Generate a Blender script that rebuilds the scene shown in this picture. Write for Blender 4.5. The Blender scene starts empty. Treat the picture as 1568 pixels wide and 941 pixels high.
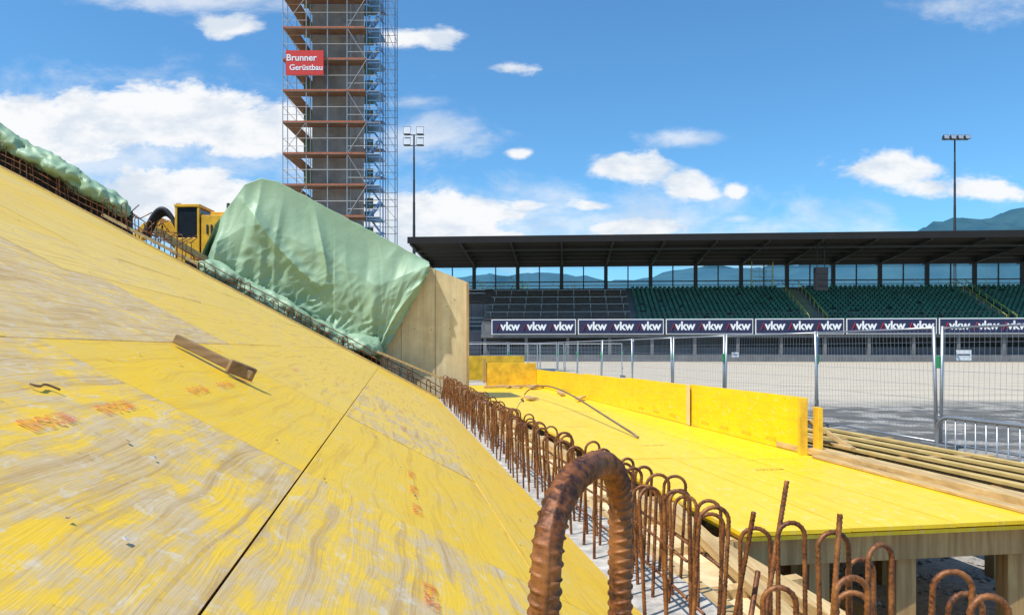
import bpy, math, random
from mathutils import Vector, Matrix, noise
random.seed(7)
R=random.random
def U(a,b): return a+(b-a)*R()
sc=bpy.context.scene
EYE=1.65
# ------------------------------------------------------------ materials
class G:
    def __init__(s,name,world=False):
        if world:
            s.m=bpy.data.worlds.new(name)
        else:
            s.m=bpy.data.materials.new(name)
        s.m.use_nodes=True
        s.t=s.m.node_tree
        s.b=s.t.nodes.get('Principled BSDF')
    def n(s,ty,props=None,**inp):
        nd=s.t.nodes.new(ty)
        for k,v in (props or {}).items(): setattr(nd,k,v)
        for k,v in inp.items():
            key=k.replace('_',' ')
            if key.startswith('i') and key[1:].isdigit(): key=int(key[1:])
            s.set(nd.inputs[key],v)
        return nd
    def set(s,sock,v):
        if isinstance(v,bpy.types.NodeSocket): s.t.links.new(v,sock)
        elif isinstance(v,bpy.types.Node): s.t.links.new(v.outputs[0],sock)
        else:
            if isinstance(v,tuple) and len(v)==3 and sock.type=='RGBA': v=v+(1,)
            sock.default_value=v
    def math(s,op,a,b=0.0,c=None,clamp=False):
        nd=s.n('ShaderNodeMath',{'operation':op,'use_clamp':clamp},i0=a,i1=b)
        if c is not None: s.set(nd.inputs[2],c)
        return nd.outputs[0]
    def vm(s,op,a,b=None):
        nd=s.n('ShaderNodeVectorMath',{'operation':op},i0=a)
        if b is not None: s.set(nd.inputs[1],b)
        return nd.outputs['Value'] if op in('LENGTH','DOT_PRODUCT') else nd.outputs[0]
    def noise(s,vec,scale,detail=3,rough=.5,dist=0.0):
        return s.n('ShaderNodeTexNoise',Vector=vec,Scale=scale,Detail=float(detail),Roughness=rough,Distortion=dist).outputs[0]
    def mapr(s,v,a,b,c=0.0,d=1.0,smooth=False):
        nd=s.n('ShaderNodeMapRange',{'interpolation_type':'SMOOTHSTEP' if smooth else 'LINEAR'},i0=v,i1=a,i2=b,i3=c,i4=d)
        return nd.outputs[0]
    def mix(s,f,a,b,mode='MIX'):
        return s.n('ShaderNodeMixRGB',{'blend_type':mode},Fac=f,Color1=a,Color2=b).outputs[0]
    def scalev(s,vec,sx,sy,sz):
        return s.vm('MULTIPLY',vec,(sx,sy,sz))
    def bump(s,h,strength=.3,dist=.01):
        nd=s.n('ShaderNodeBump',Height=h,Strength=strength,Distance=dist)
        s.set(s.b.inputs['Normal'],nd.outputs[0])
    def obj(s): return s.n('ShaderNodeTexCoord').outputs['Object']
    def P(s,**k):
        for a,v in k.items(): s.set(s.b.inputs[a.replace('_',' ')],v)
        return s.m

def simple(name,col,rough=.6,metal=0.0,var=.18,scale=6,bump=0.0):
    g=G(name); o=g.obj()
    n=g.noise(o,scale,3,.6)
    f=g.mapr(n,.3,.7,1-var,1+var)
    c=g.mix(1.0,col,g.n('ShaderNodeCombineColor',i0=f,i1=f,i2=f).outputs[0],'MULTIPLY')
    g.P(Base_Color=c,Roughness=rough,Metallic=metal)
    if bump: g.bump(g.noise(o,scale*4,3,.6),bump,.01)
    return g.m

# formwork sheet (uv: along, across in metres)
def sheet_mat(name,yel,yel2,wornshift=0.0,rough=.5,dusty=0.0,grain=1.0):
    g=G(name)
    uv=g.n('ShaderNodeUVMap').outputs[0]
    at=g.n('ShaderNodeVertexColor',{'layer_name':'sheet'})
    sep=g.n('ShaderNodeSeparateColor',i0=at.outputs[0])
    worn,tone,rnd=sep.outputs[0],sep.outputs[1],sep.outputs[2]
    off=g.n('ShaderNodeCombineXYZ',X=g.math('MULTIPLY',rnd,37.0),Y=g.math('MULTIPLY',rnd,13.0),Z=0.0).outputs[0]
    p=g.vm('ADD',uv,off)
    warp=g.noise(g.scalev(p,1.3,3.5,1),1.0,2,.5)
    wv=g.vm('ADD',p,g.n('ShaderNodeCombineXYZ',X=0.0,Y=g.math('MULTIPLY',warp,.13),Z=0.0).outputs[0])
    fine=g.noise(g.scalev(wv,4,150,1),1.0,3,.7)
    band=g.noise(g.scalev(wv,1.1,38,1),1.0,3,.6)
    big=g.noise(g.scalev(p,1.6,3.0,1),2.0,5,.70)
    med=g.noise(g.scalev(p,2.2,5,1),4.0,5,.75,.4)
    wm=g.math('ADD',g.math('MULTIPLY',worn,.44),g.math('ADD',g.math('MULTIPLY',big,.95),g.math('MULTIPLY',med,.75)))
    wm=g.math('ADD',wm,g.math('MULTIPLY',g.math('SUBTRACT',fine,.5),.40))
    wm=g.math('ADD',wm,g.math('MULTIPLY',g.math('SUBTRACT',band,.5),.50))
    wmask=g.mapr(wm,1.08-wornshift,1.34-wornshift,0,1,True)
    y=g.mix(tone,yel,yel2)
    y=g.mix(g.mapr(big,.42,.62,0,.5),y,tuple(v*.86 for v in yel2))
    y=g.mix(g.math('MULTIPLY',g.mapr(band,.5,.72),.34*grain),y,(.66,.34,.02))
    wood=g.mix(g.mapr(fine,.35,.65),(.42,.25,.09),(.72,.52,.27))
    wood=g.mix(g.mapr(med,.45,.66,0,.65),wood,(.64,.53,.40))
    col=g.mix(g.math('MULTIPLY',wmask,.84),y,wood)
    gl=g.math('MULTIPLY',g.mapr(band,.52,.66,0,1,True),g.math('ADD',.05*grain,g.math('MULTIPLY',worn,.38)))
    col=g.mix(gl,col,(.42,.23,.05))
    gl2=g.math('MULTIPLY',g.mapr(fine,.55,.72,0,1,True),g.math('ADD',.10*grain,g.math('MULTIPLY',worn,.3)))
    col=g.mix(gl2,col,(.36,.20,.06))
    sc1=g.noise(g.scalev(p,3.5,9,1),3.0,5,.75,.5)
    scm=g.mapr(sc1,.55,.68,0,1,True)
    scm=g.math('MULTIPLY',scm,g.math('ADD',.16+dusty,g.math('MULTIPLY',worn,.42)))
    col=g.mix(scm,col,(.70,.64,.55))
    dk=g.noise(p,13,4,.75)
    col=g.mix(g.mapr(dk,.62,.74,0,.5,True),col,(.26,.15,.05))
    g.P(Base_Color=col,Roughness=g.mapr(wm,.9,1.3,rough,rough+.25))
    g.bump(g.math('ADD',fine,g.math('MULTIPLY',dk,.7)),.35,.003)
    return g.m
M={}
M['slope']=sheet_mat('weathered_yellow_formwork',(.93,.56,.006),(.84,.57,.12))
M['deck']=sheet_mat('yellow_formwork_deck',(.93,.63,.005),(.88,.56,.012),wornshift=-.14,rough=.36,dusty=.22,grain=.6)
M['yboard']=simple('yellow_board',(.82,.50,.03),.45,var=.25)
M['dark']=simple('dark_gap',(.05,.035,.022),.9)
M['seam']=simple('shaded_subframe',(.11,.07,.035),.9)
def woodmat(name,c1,c2,axis='X',sc=1.0):
    g=G(name);o=g.obj()
    v={'X':(2,30,30),'Y':(30,2,30),'Z':(30,30,2)}[axis]
    f=g.noise(g.scalev(o,*[k*sc for k in v]),1.0,4,.6,.3)
    b=g.noise(o,3,3,.6)
    col=g.mix(g.mapr(f,.35,.65),c1,c2); col=g.mix(g.mapr(b,.4,.7,0,.4),col,tuple(k*.6 for k in c1))
    g.P(Base_Color=col,Roughness=.7); g.bump(f,.3,.004); return g.m
M['timber']=woodmat('pine_timber',(.45,.28,.11),(.66,.47,.22),'Y')
M['oldtimber']=woodmat('weathered_lath',(.20,.11,.05),(.38,.24,.11),'X')
M['timberz']=woodmat('pine_timber_upright',(.34,.20,.08),(.52,.35,.15),'Z')
M['ply']=woodmat('plywood_face',(.70,.52,.27),(.84,.68,.40),'Z',.4)
M['joist']=woodmat('formwork_joist',(.50,.34,.11),(.66,.48,.18),'Y')
M['concrete']=simple('pale_concrete',(.44,.40,.35),.9,var=.4,scale=14,bump=.5)
M['concdark']=simple('grey_concrete',(.15,.15,.155),.9,var=.2,scale=.6)
M['wallgrey']=simple('grey_wall',(.10,.105,.12),.8,var=.15,scale=.4)
def rustmat():
    g=G('rusty_steel');o=g.obj()
    n=g.noise(o,120,5,.75); n2=g.noise(o,16,3,.6)
    col=g.mix(g.mapr(n,.40,.60),(.045,.018,.011),(.25,.082,.022))
    col=g.mix(g.mapr(n2,.45,.7,0,.7),col,(.44,.18,.055))
    g.P(Base_Color=col,Roughness=.55,Metallic=.25); g.bump(n,.6,.0008); return g.m
M['rust']=rustmat()
M['greysteel']=simple('mill_scale_steel',(.20,.16,.13),.5,.4)
M['galv']=simple('galvanised_steel',(.42,.43,.45),.42,.75,var=.1)
M['alu']=simple('scaffold_aluminium',(.46,.47,.49),.45,.5,var=.1)
M['bluealu']=simple('blue_stair_tower_steel',(.13,.28,.48),.45,.3,var=.1)
def tarpmat():
    g=G('green_tarpaulin');o=g.obj()
    n=g.noise(o,1.2,3,.6)
    col=g.mix(g.mapr(n,.3,.7),(.25,.38,.245),(.34,.48,.32))
    g.P(Base_Color=col,Roughness=.5,Specular_IOR_Level=.45)
    h=g.math('ADD',g.noise(o,2.5,4,.5,.5),g.math('MULTIPLY',g.noise(o,14,2,.5),.08))
    g.bump(h,.35,.05); return g.m
M['tarp']=tarpmat()
M['net']=simple('scaffold_net',(.27,.215,.175),.9,var=.25,scale=1.2)
M['plank']=simple('red_brown_toe_board',(.40,.12,.055),.7)
M['olive']=simple('olive_panel',(.16,.16,.05),.8)
M['redban']=simple('red_banner',(.62,.03,.02),.5,var=.06)
M['white']=simple('white_paint',(.8,.8,.8),.5,var=.04)
M['navy']=simple('navy_banner',(.018,.022,.07),.6,var=.08)
M['redp']=simple('red_paint',(.6,.04,.03),.5)
M['black']=simple('black_metal',(.018,.018,.02),.6)
M['roof']=simple('dark_roof',(.011,.010,.010),.9,var=.2,scale=.5)
M['frame']=simple('dark_window_frame',(.025,.028,.032),.6)
M['seat']=simple('green_seat_plastic',(.022,.125,.08),.6,var=.45,scale=.9)
M['bench']=simple('wooden_bench',(.20,.11,.06),.8,var=.25,scale=2)
M['yellowgreen']=simple('aisle_yellow_green',(.45,.48,.08),.6)
M['excy']=simple('excavator_yellow',(.80,.42,.02),.4)
M['glassdark']=simple('dark_cab_glass',(.02,.025,.03),.1)
M['clampgreen']=simple('green_clamp',(.02,.25,.09),.5)
def glass():
    g=G('window_glass')
    t=g.n('ShaderNodeBsdfTransparent',Color=(.86,.92,.95,1)); gl=g.n('ShaderNodeBsdfGlossy',Color=(.8,.9,1,1),Roughness=.05)
    mx=g.n('ShaderNodeMixShader',i0=.10,i1=t.outputs[0],i2=gl.outputs[0])
    out=[n for n in g.t.nodes if n.type=='OUTPUT_MATERIAL'][0]
    g.t.links.new(mx.outputs[0],out.inputs[0]); return g.m
M['glass']=glass()
def redprint():
    g=G('worn_red_print');o=g.obj()
    n=g.noise(o,38,4,.7)
    t=g.n('ShaderNodeBsdfTransparent')
    g.P(Base_Color=(.80,.15,.03,1),Roughness=.6)
    mx=g.n('ShaderNodeMixShader',i0=g.mapr(n,.38,.60,0.05,.75),i1=t.outputs[0],i2=g.b.outputs[0])
    out=[n for n in g.t.nodes if n.type=='OUTPUT_MATERIAL'][0]
    g.t.links.new(mx.outputs[0],out.inputs[0]); return g.m
M['print']=redprint()
def groundmat():
    g=G('gravel_ground');o=g.obj()
    fine=g.noise(o,14,5,.8); mid=g.noise(o,.9,4,.6); big=g.noise(g.scalev(o,.35,1,1),.16,3,.55)
    c=g.mix(g.mapr(fine,.35,.65),(.22,.205,.18),(.50,.46,.41))
    sand=g.mix(g.mapr(mid,.3,.7),(.46,.385,.285),(.56,.48,.365))
    sep=g.n('ShaderNodeSeparateXYZ',i0=o)
    far=g.mapr(g.math('ADD',sep.outputs[1],g.math('MULTIPLY',big,14.0)),25,32,0,1,True)
    c=g.mix(far,c,sand)
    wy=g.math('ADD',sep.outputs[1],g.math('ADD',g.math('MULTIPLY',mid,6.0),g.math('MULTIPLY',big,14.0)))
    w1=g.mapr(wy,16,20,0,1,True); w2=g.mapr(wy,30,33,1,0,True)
    painted_shade=g.math('MULTIPLY',g.math('MULTIPLY',w1,w2),g.mapr(mid,.42,.52,.1,.92,True))  # dark shadow patches of the arena, painted into the gravel colour
    c=g.mix(painted_shade,c,(.085,.08,.072))
    # wheel tracks in the sand
    tr=g.n('ShaderNodeTexWave',{'bands_direction':'Y'},Vector=o,Scale=.09,Distortion=5.0,Detail=3.0,Detail_Scale=.6).outputs[1]
    c=g.mix(g.mapr(tr,.75,1.0,0,.28,True),c,(.24,.21,.17))
    grass=g.mapr(sep.outputs[1],135,150,0,1)
    c=g.mix(grass,c,(.05,.10,.03))
    g.P(Base_Color=c,Roughness=.95); g.bump(fine,.6,.03); return g.m
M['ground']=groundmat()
def stonemat():
    g=G('gravel_stone');i=g.n('ShaderNodeNewGeometry').outputs['Random Per Island']
    c=g.mix(i,(.14,.135,.13),(.48,.46,.43)); g.P(Base_Color=c,Roughness=.9); return g.m
M['stone']=stonemat()
M['earth']=simple('earth_embankment',(.22,.17,.11),.95,var=.3,scale=1.5,bump=.5)
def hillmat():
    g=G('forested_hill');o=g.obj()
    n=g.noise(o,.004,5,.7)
    c=g.mix(g.mapr(n,.35,.65),(.028,.085,.13),(.05,.12,.155)); g.P(Base_Color=c,Roughness=1.0,Specular_IOR_Level=0.0); return g.m  # bluish distance haze is mixed into the base colours
M['hill']=hillmat()
M['leaf']=simple('foliage',(.06,.11,.03),.8,var=.4,scale=.7)

# ------------------------------------------------------------ mesh builder
class MB:
    def __init__(s): s.v=[];s.f=[];s.mi=[];s.mats=[];s.sm=[]
    def mat(s,k):
        m=M[k]
        if m not in s.mats: s.mats.append(m)
        return s.mats.index(m)
    def add(s,vs,fs,k,smooth=False):
        o=len(s.v); s.v+= [tuple(v) for v in vs]; i=s.mat(k)
        for f in fs: s.f.append([o+q for q in f]); s.mi.append(i); s.sm.append(smooth)
    def box(s,a,b,k):
        x0,y0,z0=a;x1,y1,z1=b
        vs=[(x,y,z) for x in(x0,x1) for y in(y0,y1) for z in(z0,z1)]
        s.add(vs,[(0,1,3,2),(4,6,7,5),(0,4,5,1),(2,3,7,6),(0,2,6,4),(1,5,7,3)],k)
    def hexa(s,lo,hi,k):
        s.add(list(lo)+list(hi),[(3,2,1,0),(4,5,6,7),(0,1,5,4),(1,2,6,5),(2,3,7,6),(3,0,4,7)],k)
    def beam(s,p,q,w,h,k,up=(0,0,1)):
        p=Vector(p);q=Vector(q);d=(q-p).normalized();u=Vector(up)
        if abs(d.dot(u))>.98:u=Vector((0,1,0))
        r=d.cross(u).normalized();u=r.cross(d).normalized()
        a=r*w/2;b=u*h/2
        s.add([p-a-b,p+a-b,p+a+b,p-a+b,q-a-b,q+a-b,q+a+b,q-a+b],[(0,1,2,3),(7,6,5,4),(0,4,5,1),(1,5,6,2),(2,6,7,3),(3,7,4,0)],k)
    def tube(s,pts,r,k,seg=6,rib=0,ribn=0,cap=True):
        pts=[Vector(p) for p in pts];n=len(pts)
        vs=[];fs=[];prev=None;L=0
        for i,p in enumerate(pts):
            t=(pts[min(i+1,n-1)]-pts[max(i-1,0)]).normalized()
            if prev is None:
                ref=Vector((0,0,1)) if abs(t.z)<.9 else Vector((1,0,0))
                nn=t.cross(ref).normalized()
            else: nn=(prev-t*prev.dot(t)).normalized()
            prev=nn;bb=t.cross(nn)
            if i: L+=(p-pts[i-1]).length
            for j in range(seg):
                a=2*math.pi*j/seg; rr=r
                if rib:
                    w=math.sin(a*1.6+L*ribn) if math.sin(a)>0 else math.sin(-a*1.6+L*ribn)
                    rr=r*(1+rib*max(0,w)**3*min(1,abs(math.sin(a))*1.6))
                    if abs(math.sin(a))<.13: rr=r*(1+rib*.7)
                vs.append(p+(nn*math.cos(a)+bb*math.sin(a))*rr)
        for i in range(n-1):
            for j in range(seg):
                j2=(j+1)%seg
                fs.append((i*seg+j,i*seg+j2,(i+1)*seg+j2,(i+1)*seg+j))
        if cap: fs.append(tuple(range(seg))[::-1]);fs.append(tuple((n-1)*seg+j for j in range(seg)))
        s.add(vs,fs,k,seg>4)
    def build(s,name,parent=None,bevel=0):
        me=bpy.data.meshes.new(name);me.from_pydata(s.v,[],s.f)
        for m in s.mats: me.materials.append(m)
        me.polygons.foreach_set('material_index',s.mi);me.polygons.foreach_set('use_smooth',s.sm);me.update()
        o=bpy.data.objects.new(name,me);sc.collection.objects.link(o)
        if parent:o.parent=parent
        if bevel:
            b=o.modifiers.new('bevel','BEVEL');b.width=bevel;b.segments=1;b.limit_method='ANGLE'
        return o
def empty(name,loc=(0,0,0),rz=0):
    e=bpy.data.objects.new(name,None);sc.collection.objects.link(e);e.location=loc;e.rotation_euler=(0,0,rz);return e
def text(name,s,size,mat,mw,parent=None,shear=0.0,extr=0.0,off=.018):
    cu=bpy.data.curves.new(name,'FONT');cu.body=s;cu.size=size;cu.align_x='CENTER';cu.align_y='CENTER';cu.shear=shear;cu.offset=size*off;cu.extrude=extr
    t=bpy.data.objects.new(name+'_tmp',cu);sc.collection.objects.link(t)
    dg=bpy.context.evaluated_depsgraph_get();dg.update()
    me=bpy.data.meshes.new_from_object(t.evaluated_get(dg));bpy.data.objects.remove(t)
    me.materials.clear();me.materials.append(M[mat])
    o=bpy.data.objects.new(name,me);sc.collection.objects.link(o)
    if parent:o.parent=parent
    o.matrix_local=mw
    return o
FACE=Matrix.Rotation(math.pi/2,4,'X')

# ------------------------------------------------------------ construction-site frame
UX,UY=-.161,.987
VX,VY=-.987,-.161
TAN=.54;OZ=.80
def P(a,b,n=0.0,z=None):
    x=.806+UX*a+VX*b;y=UY*a+VY*b
    if z is None:
        l=math.sqrt(1+TAN*TAN)
        return Vector((x-VX*TAN/l*n,y-VY*TAN/l*n,OZ+TAN*b+n/l))
    return Vector((x,y,z))
def Q(a,c,z): return P(a,(.806-c)/1.013,0,z)

def sheets(name,spec,place,thick,mat,parent,gap=.0018):
    vs=[];fs=[];uvs=[];cols=[]
    for (a0,a1,b0,b1,worn,tone,sw) in spec:
        o=len(vs);rn=R()
        n0=U(-.0018,.0018)
        c=[(a0+gap,b0+gap),(a1-gap,b0+gap),(a1-gap,b1-gap),(a0+gap,b1-gap)]
        for (a,b) in c: vs.append(place(a,b,n0+U(-.0008,.0008)))
        for (a,b) in c: vs.append(place(a,b,-thick+n0))
        F=[(0,1,2,3),(0,4,5,1),(1,5,6,2),(2,6,7,3),(3,7,4,0),(7,6,5,4)]
        for f in F:
            fs.append([o+q for q in f])
            for q in f:
                a,b=c[q%4]; uvs+= [a,b]; cols+=[worn,tone,rn,1]
    me=bpy.data.meshes.new(name);me.from_pydata(vs,[],fs);me.materials.append(M[mat])
    me.uv_layers.new(name='UVMap');me.color_attributes.new('sheet','FLOAT_COLOR','CORNER')
    me.uv_layers['UVMap'].data.foreach_set('uv',uvs)
    me.color_attributes['sheet'].data.foreach_set('color',cols)
    me.update()
    import bmesh
    bm=bmesh.new();bm.from_mesh(me);bmesh.ops.recalc_face_normals(bm,faces=bm.faces);bm.to_mesh(me);bm.free()
    o=bpy.data.objects.new(name,me);sc.collection.objects.link(o)
    if parent:o.parent=parent
    return o

slope=empty('formwork_slope')
AE=12.97
bs=[0,.40,1.013,1.625]
while bs[-1]<12.5: bs.append(bs[-1]+.612)
cuts={0:[-2,.3,2.03,4.6,7.2,9.9,AE],1:[-2,-.35,2.03,3.65,5.9,8.3,10.6,AE],2:[-2,-.1,2.03,3.65,6.6,9.2,11.4,AE],3:[-2,.2,1.9,4.15,6.0,8.5,11,AE]}
wn={(1,1):(.75,.2),(2,1):(.90,.2),(1,2):(.30,.1),(2,2):(.10,0.0),(1,3):(.80,.4),(0,2):(.30,.2),(0,1):(.45,.2),(3,1):(.30,.1),(3,2):(1.1,.7),(3,0):(.6,.3),(4,1):(.85,.5),(4,2):(1.0,.7),(2,3):(.40,.4),(1,4):(.5,.4),(0,3):(.3,.4),(3,3):(.35,.5)}
spec=[]
for i in range(len(bs)-1):
    cs=cuts.get(i)
    if not cs:
        cs=[-2,U(-1,1.5)]
        while cs[-1]<AE-2.6: cs.append(cs[-1]+U(2.0,2.6))
        cs.append(AE)
    for j in range(len(cs)-1):
        w,t=wn.get((i,j),(U(.1,.65),U(.3,1.0)))
        spec.append((cs[j],cs[j+1],bs[i],bs[i+1],w,t,0))
sheets('formwork_sheets',spec,lambda a,b,n:P(a,b,n),.021,'slope',slope)
mb=MB()
BM=bs[-1]
mb.hexa([P(-2,0,-.2),P(AE-.01,0,-.2),P(AE-.01,BM,-.2),P(-2,BM,-.2)][::-1],[P(-2,0,-.026),P(AE-.01,0,-.026),P(AE-.01,BM,-.026),P(-2,BM,-.026)][::-1],'seam')
mb.build('slope_backing',slope)
mb=MB()
for k in range(14):
    a=-1.8+k*1.1
    for b in (1.5,3.5,5.5,7.5,9.5,11.5):
        t=P(a,b,-.3); mb.beam(t,(t.x,t.y,0),.12,.12,'timberz')
mb.build('support_posts',slope)
mb=MB()
mb.beam(P(AE+.03,0,.0),P(AE+.03,BM,.0),.05,.06,'joist',up=P(0,0,1)-P(0,0,0))
mb.build('edge_batten',slope)
nrm=(P(0,0,1)-P(0,0,0)).normalized();ex=Vector((UX,UY,0)).normalized();ey=nrm.cross(ex)
def slope_mw(a,b,n=.0045,flip=False):
    p=P(a,b,n);e1=ex*(-1 if flip else 1);e2=ey*(-1 if flip else 1)
    m=Matrix((( e1.x,e2.x,nrm.x,p.x),(e1.y,e2.y,nrm.y,p.y),(e1.z,e2.z,nrm.z,p.z),(0,0,0,1)));return m
bp1=(.806-.07)/1.013;bp2=(.806+.565)/1.013
for a,b in((2.25,bp1),(2.55,bp1),(2.85,bp1),(1.5,bp1),(1.1,bp1)): text('print_mark','IIII 3-SO',.042,'print',slope_mw(a,b,flip=True),slope,off=.04)
for a,b in((2.40,bp2),(2.75,bp2),(3.1,bp2),(1.75,bp2),(1.45,bp2)): text('print_mark','IIII 3-S IIII',.045,'print',slope_mw(a,b,flip=True),slope,off=.04)
for a,b in((4.6,bp2),(5.6,bp1),(4.4,bp1),(3.1,2.52),(4.9,3.1)): text('print_mark','3-SO 27 //////',.045,'print',slope_mw(a,b),slope)

bt=empty('timber_batten')
mb=MB()
mb.beam(P(3.07,1.61,.026),P(3.03,1.33,.036),.03,.035,'oldtimber',up=nrm)
mb.build('lath',bt,.003)
mb=MB();mb.beam(P(3.00,1.41,.035),P(3.05,1.33,.04),.026,.05,'oldtimber',up=nrm);mb.build('offcut_block',bt,.003)
mb=MB()
for i in range(90):
    a=U(.7,6);b=U(.1,3.4);s=U(.002,.007)
    q=[]
    for k in range(5):
        an=k*1.256;q.append(P(a+math.cos(an)*s*U(.6,2.2),b+math.sin(an)*s*U(.5,1.3),.004+U(0,.004)))
    mb.add(q,[(0,1,2,3,4)],'oldtimber' if R()<.6 else 'concrete')
mb.build('wood_debris')
mb=MB();mb.tube([P(1.62+.03*math.cos(t),1.42+.012*t+.01*math.sin(2*t),.008) for t in [k*.4 for k in range(8)]],.0025,'oldtimber');mb.build('rope_scrap')

# ------------------------------------------------------------ foot concrete
mb=MB()
def crnd(i,c): return .78+.006*math.sin(i*1.7)+.008*noise.noise(Vector((i*.9,c*3,0)))
N=60;cs=[.812,.87,.96,1.04,1.10]
vs=[];fs=[]
for i in range(N):
    a=-1+i*14.2/(N-1)
    for c in cs: vs.append(Q(a,c+.006*noise.noise(Vector((a*4,c*9,3))),crnd(a*6,c)))
    vs.append(Q(a,1.10,0));
w=len(cs)+1
for i in range(N-1):
    for j in range(w-1): fs.append((i*w+j,i*w+j+1,(i+1)*w+j+1,(i+1)*w+j))
mb.add(vs,fs,'concrete');mb.build('concrete_footing')
def hairpin(mb,base,top,w,dirv,r,seg=6,rib=0,ribn=0,step=.02,lean=(0,0)):
    base=Vector(base);d=Vector((dirv[0],dirv[1],0)).normalized();pts=[]
    R2=w/2;h=top-base.z-R2;nl=max(3,int(h/step))
    for i in range(nl+1):
        pts.append(base-d*R2+Vector((0,0,h*i/nl)))
    na=max(9,int(math.pi*R2/step))
    for i in range(1,na):
        t=math.pi*i/na;pts.append(base+Vector((0,0,h))-d*R2*math.cos(t)+Vector((0,0,R2*math.sin(t))))
    for i in range(nl+1): pts.append(base+d*R2+Vector((0,0,h*(1-i/nl))))
    L=Vector((lean[0],lean[1],0))
    pts=[p+L*(p.z-base.z) for p in pts]
    mb.tube(pts,r,'rust' ,seg,rib,ribn)
rr=empty('rebar_hairpin_row')
mb=MB()
def row(c0,a0,a1,sp,top,zb,jit=.02,w=.078):
    a=a0
    while a<a1:
        near=a<4.5
        an=U(-.45,.45);dv=(math.cos(an),math.sin(an)*1.0)
        hairpin(mb,Q(a,c0+U(-jit,jit),zb),top+U(-.03,.03),w*U(.85,1.1),dv,.0060,8 if near else 5,.22 if near else 0,520,.003 if near else .02,(U(-.09,.09),U(-.09,.09)))
        a+=sp*U(.75,1.25)
row(.885,2.1,12.9,.19,1.19,.74)
row(.99,2.3,12.9,.24,1.16,.74)
row(1.06,2.15,3.3,.26,1.17,.35)
for x,y,w,t in((.732,1.92,.072,1.20),(.806,1.80,.078,1.20),(.834,1.68,.075,1.20),(.869,1.52,.075,1.20),(.891,1.35,.07,1.20),(.66,1.46,.07,1.20),(.60,1.62,.07,1.13),(.76,1.60,.07,1.12),(.99,1.62,.075,1.12),(.93,1.95,.075,1.10)):
    an=U(-.4,.4)
    hairpin(mb,(x,y,.3),t,w,(math.cos(an),math.sin(an)),.0060,8,.22,520,.003,(U(-.03,.03),U(-.03,.03)))
mb.build('hairpins',rr)
mb=MB()
for c,z in((.885,1.02),(.99,1.0),(.94,.86)):
    mb.tube([Q(a,c+.012*math.sin(a*2.3),z+.01*math.sin(a*3.1)) for a in [2.2+k*.4 for k in range(27)]],.005,'rust',5)
def ribbar(p,q,r=.0066):
    p=Vector(p);q=Vector(q);n=int((q-p).length/.003);mb.tube([p.lerp(q,i/n) for i in range(n+1)],r,'rust',8,.22,520)
ribbar((.58,1.86,.62),(.745,2.0,1.295))
ribbar((.72,1.72,.62),(.80,1.80,1.25))
ribbar((.60,2.1,.7),(.655,2.0,1.21))
ribbar((.50,1.75,.6),(.70,2.1,1.02))
mb.build('straight_bars',rr)
mb=MB()
L=Vector((.0205,.44,0));Rr=Vector((.088,.60,0));mid=(L+Rr)/2;dd=(Rr-L)
def fore():
    r2=dd.length/2;top=1.567;e=dd.normalized();pts=[];h=.34
    rv=.052
    zc=top-rv
    n=420
    for i in range(n+1): pts.append(Vector((L.x-.004*math.sin(i/n*3),L.y,zc-h*(1-i/n))))
    m=200
    for i in range(1,m):
        t=math.pi*i/m
        ct=math.copysign(abs(math.cos(t))**.8,math.cos(t));st=math.sin(t)**.85
        pts.append(Vector((mid.x,mid.y,zc))-e*r2*ct+Vector((0,0,rv*st)))
    for i in range(n+1): pts.append(Vector((Rr.x,Rr.y,zc-h*i/n)))
    mb.tube(pts,.0090,'rust',40,.17,2*math.pi/.0082)
fore()
fh=mb.build('rebar_hairpin')

# ------------------------------------------------------------ deck
deck=empty('formwork_deck')
DZ=.73
def dp(a,c,n): return Q(a,c,DZ+n)
spec=[]
cc=[1.76,2.38,3.0,3.66]
AF=3.61
for i in range(3):
    cs=[AF]+[[6.1,8.6,11.1,13.6,16.1],[6.05,8.4,10.9,13.4,16.4],[5.9,8.4,10.9,13.4,15.9]][i]+[19.0]
    for j in range(len(cs)-1): spec.append((cs[j],cs[j+1],cc[i],cc[i+1],U(.05,.4),U(0,.7),0))
sheets('deck_sheets',spec,dp,.021,'deck',deck,.0025)
spec=[(AF+.01,AF+2.4,cc[0]+.02,cc[3]+.35,.2,.3,0)]
sheets('lower_sheet',spec,lambda a,c,n:Q(a,c,DZ-.028+n),.021,'deck',deck)
for a,c in((5.4,2.9),(8.7,2.2),(6.9,2.5)): 
    p=Q(a,c,DZ+.004)
    text('print_mark','3-SO PLUS',.05,'oldtimber',Matrix.Translation(p)@Matrix.Rotation(.16,4,'Z'),deck)
mb=MB()
for a,z,h in((AF+.12,.60,.14),(AF+1.2,.60,.14),(AF+2.6,.6,.14),(AF+4,.6,.14),(AF+7,.6,.14),(AF+10,.6,.14),(AF+13,.6,.14)):
    mb.beam(Q(a,1.6,z),Q(a,5.6 if a<10 else 4.0,z),.09,h,'timberz')
for a in(AF+.18,AF+1.25,AF+2.65,AF+4.05,AF+7.05,AF+10.05):
    for c in (1.85,2.28,2.80,3.5,4.4):
        mb.beam(Q(a,c,0),Q(a,c,.53),.11,.11,'timberz')
for c in (2.28,2.8): mb.beam(Q(AF,c,.05),Q(AF+6,c,.05),.14,.1,'timber')
for k,c in enumerate((4.04,4.38,4.72,5.06,5.40)):
    e=[9.0,8.9,9.0,8.8,8.7][k];dz=-.012*k
    mb.beam(Q(2.6,c,.715+dz),Q(e+U(-.2,.2),c,.715+dz),.065,.03,'joist')
    mb.beam(Q(2.6,c,.63+dz),Q(e-.05,c,.63+dz),.028,.139,'oldtimber')
mb.build('substructure',deck,.003)
mb=MB()
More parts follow.
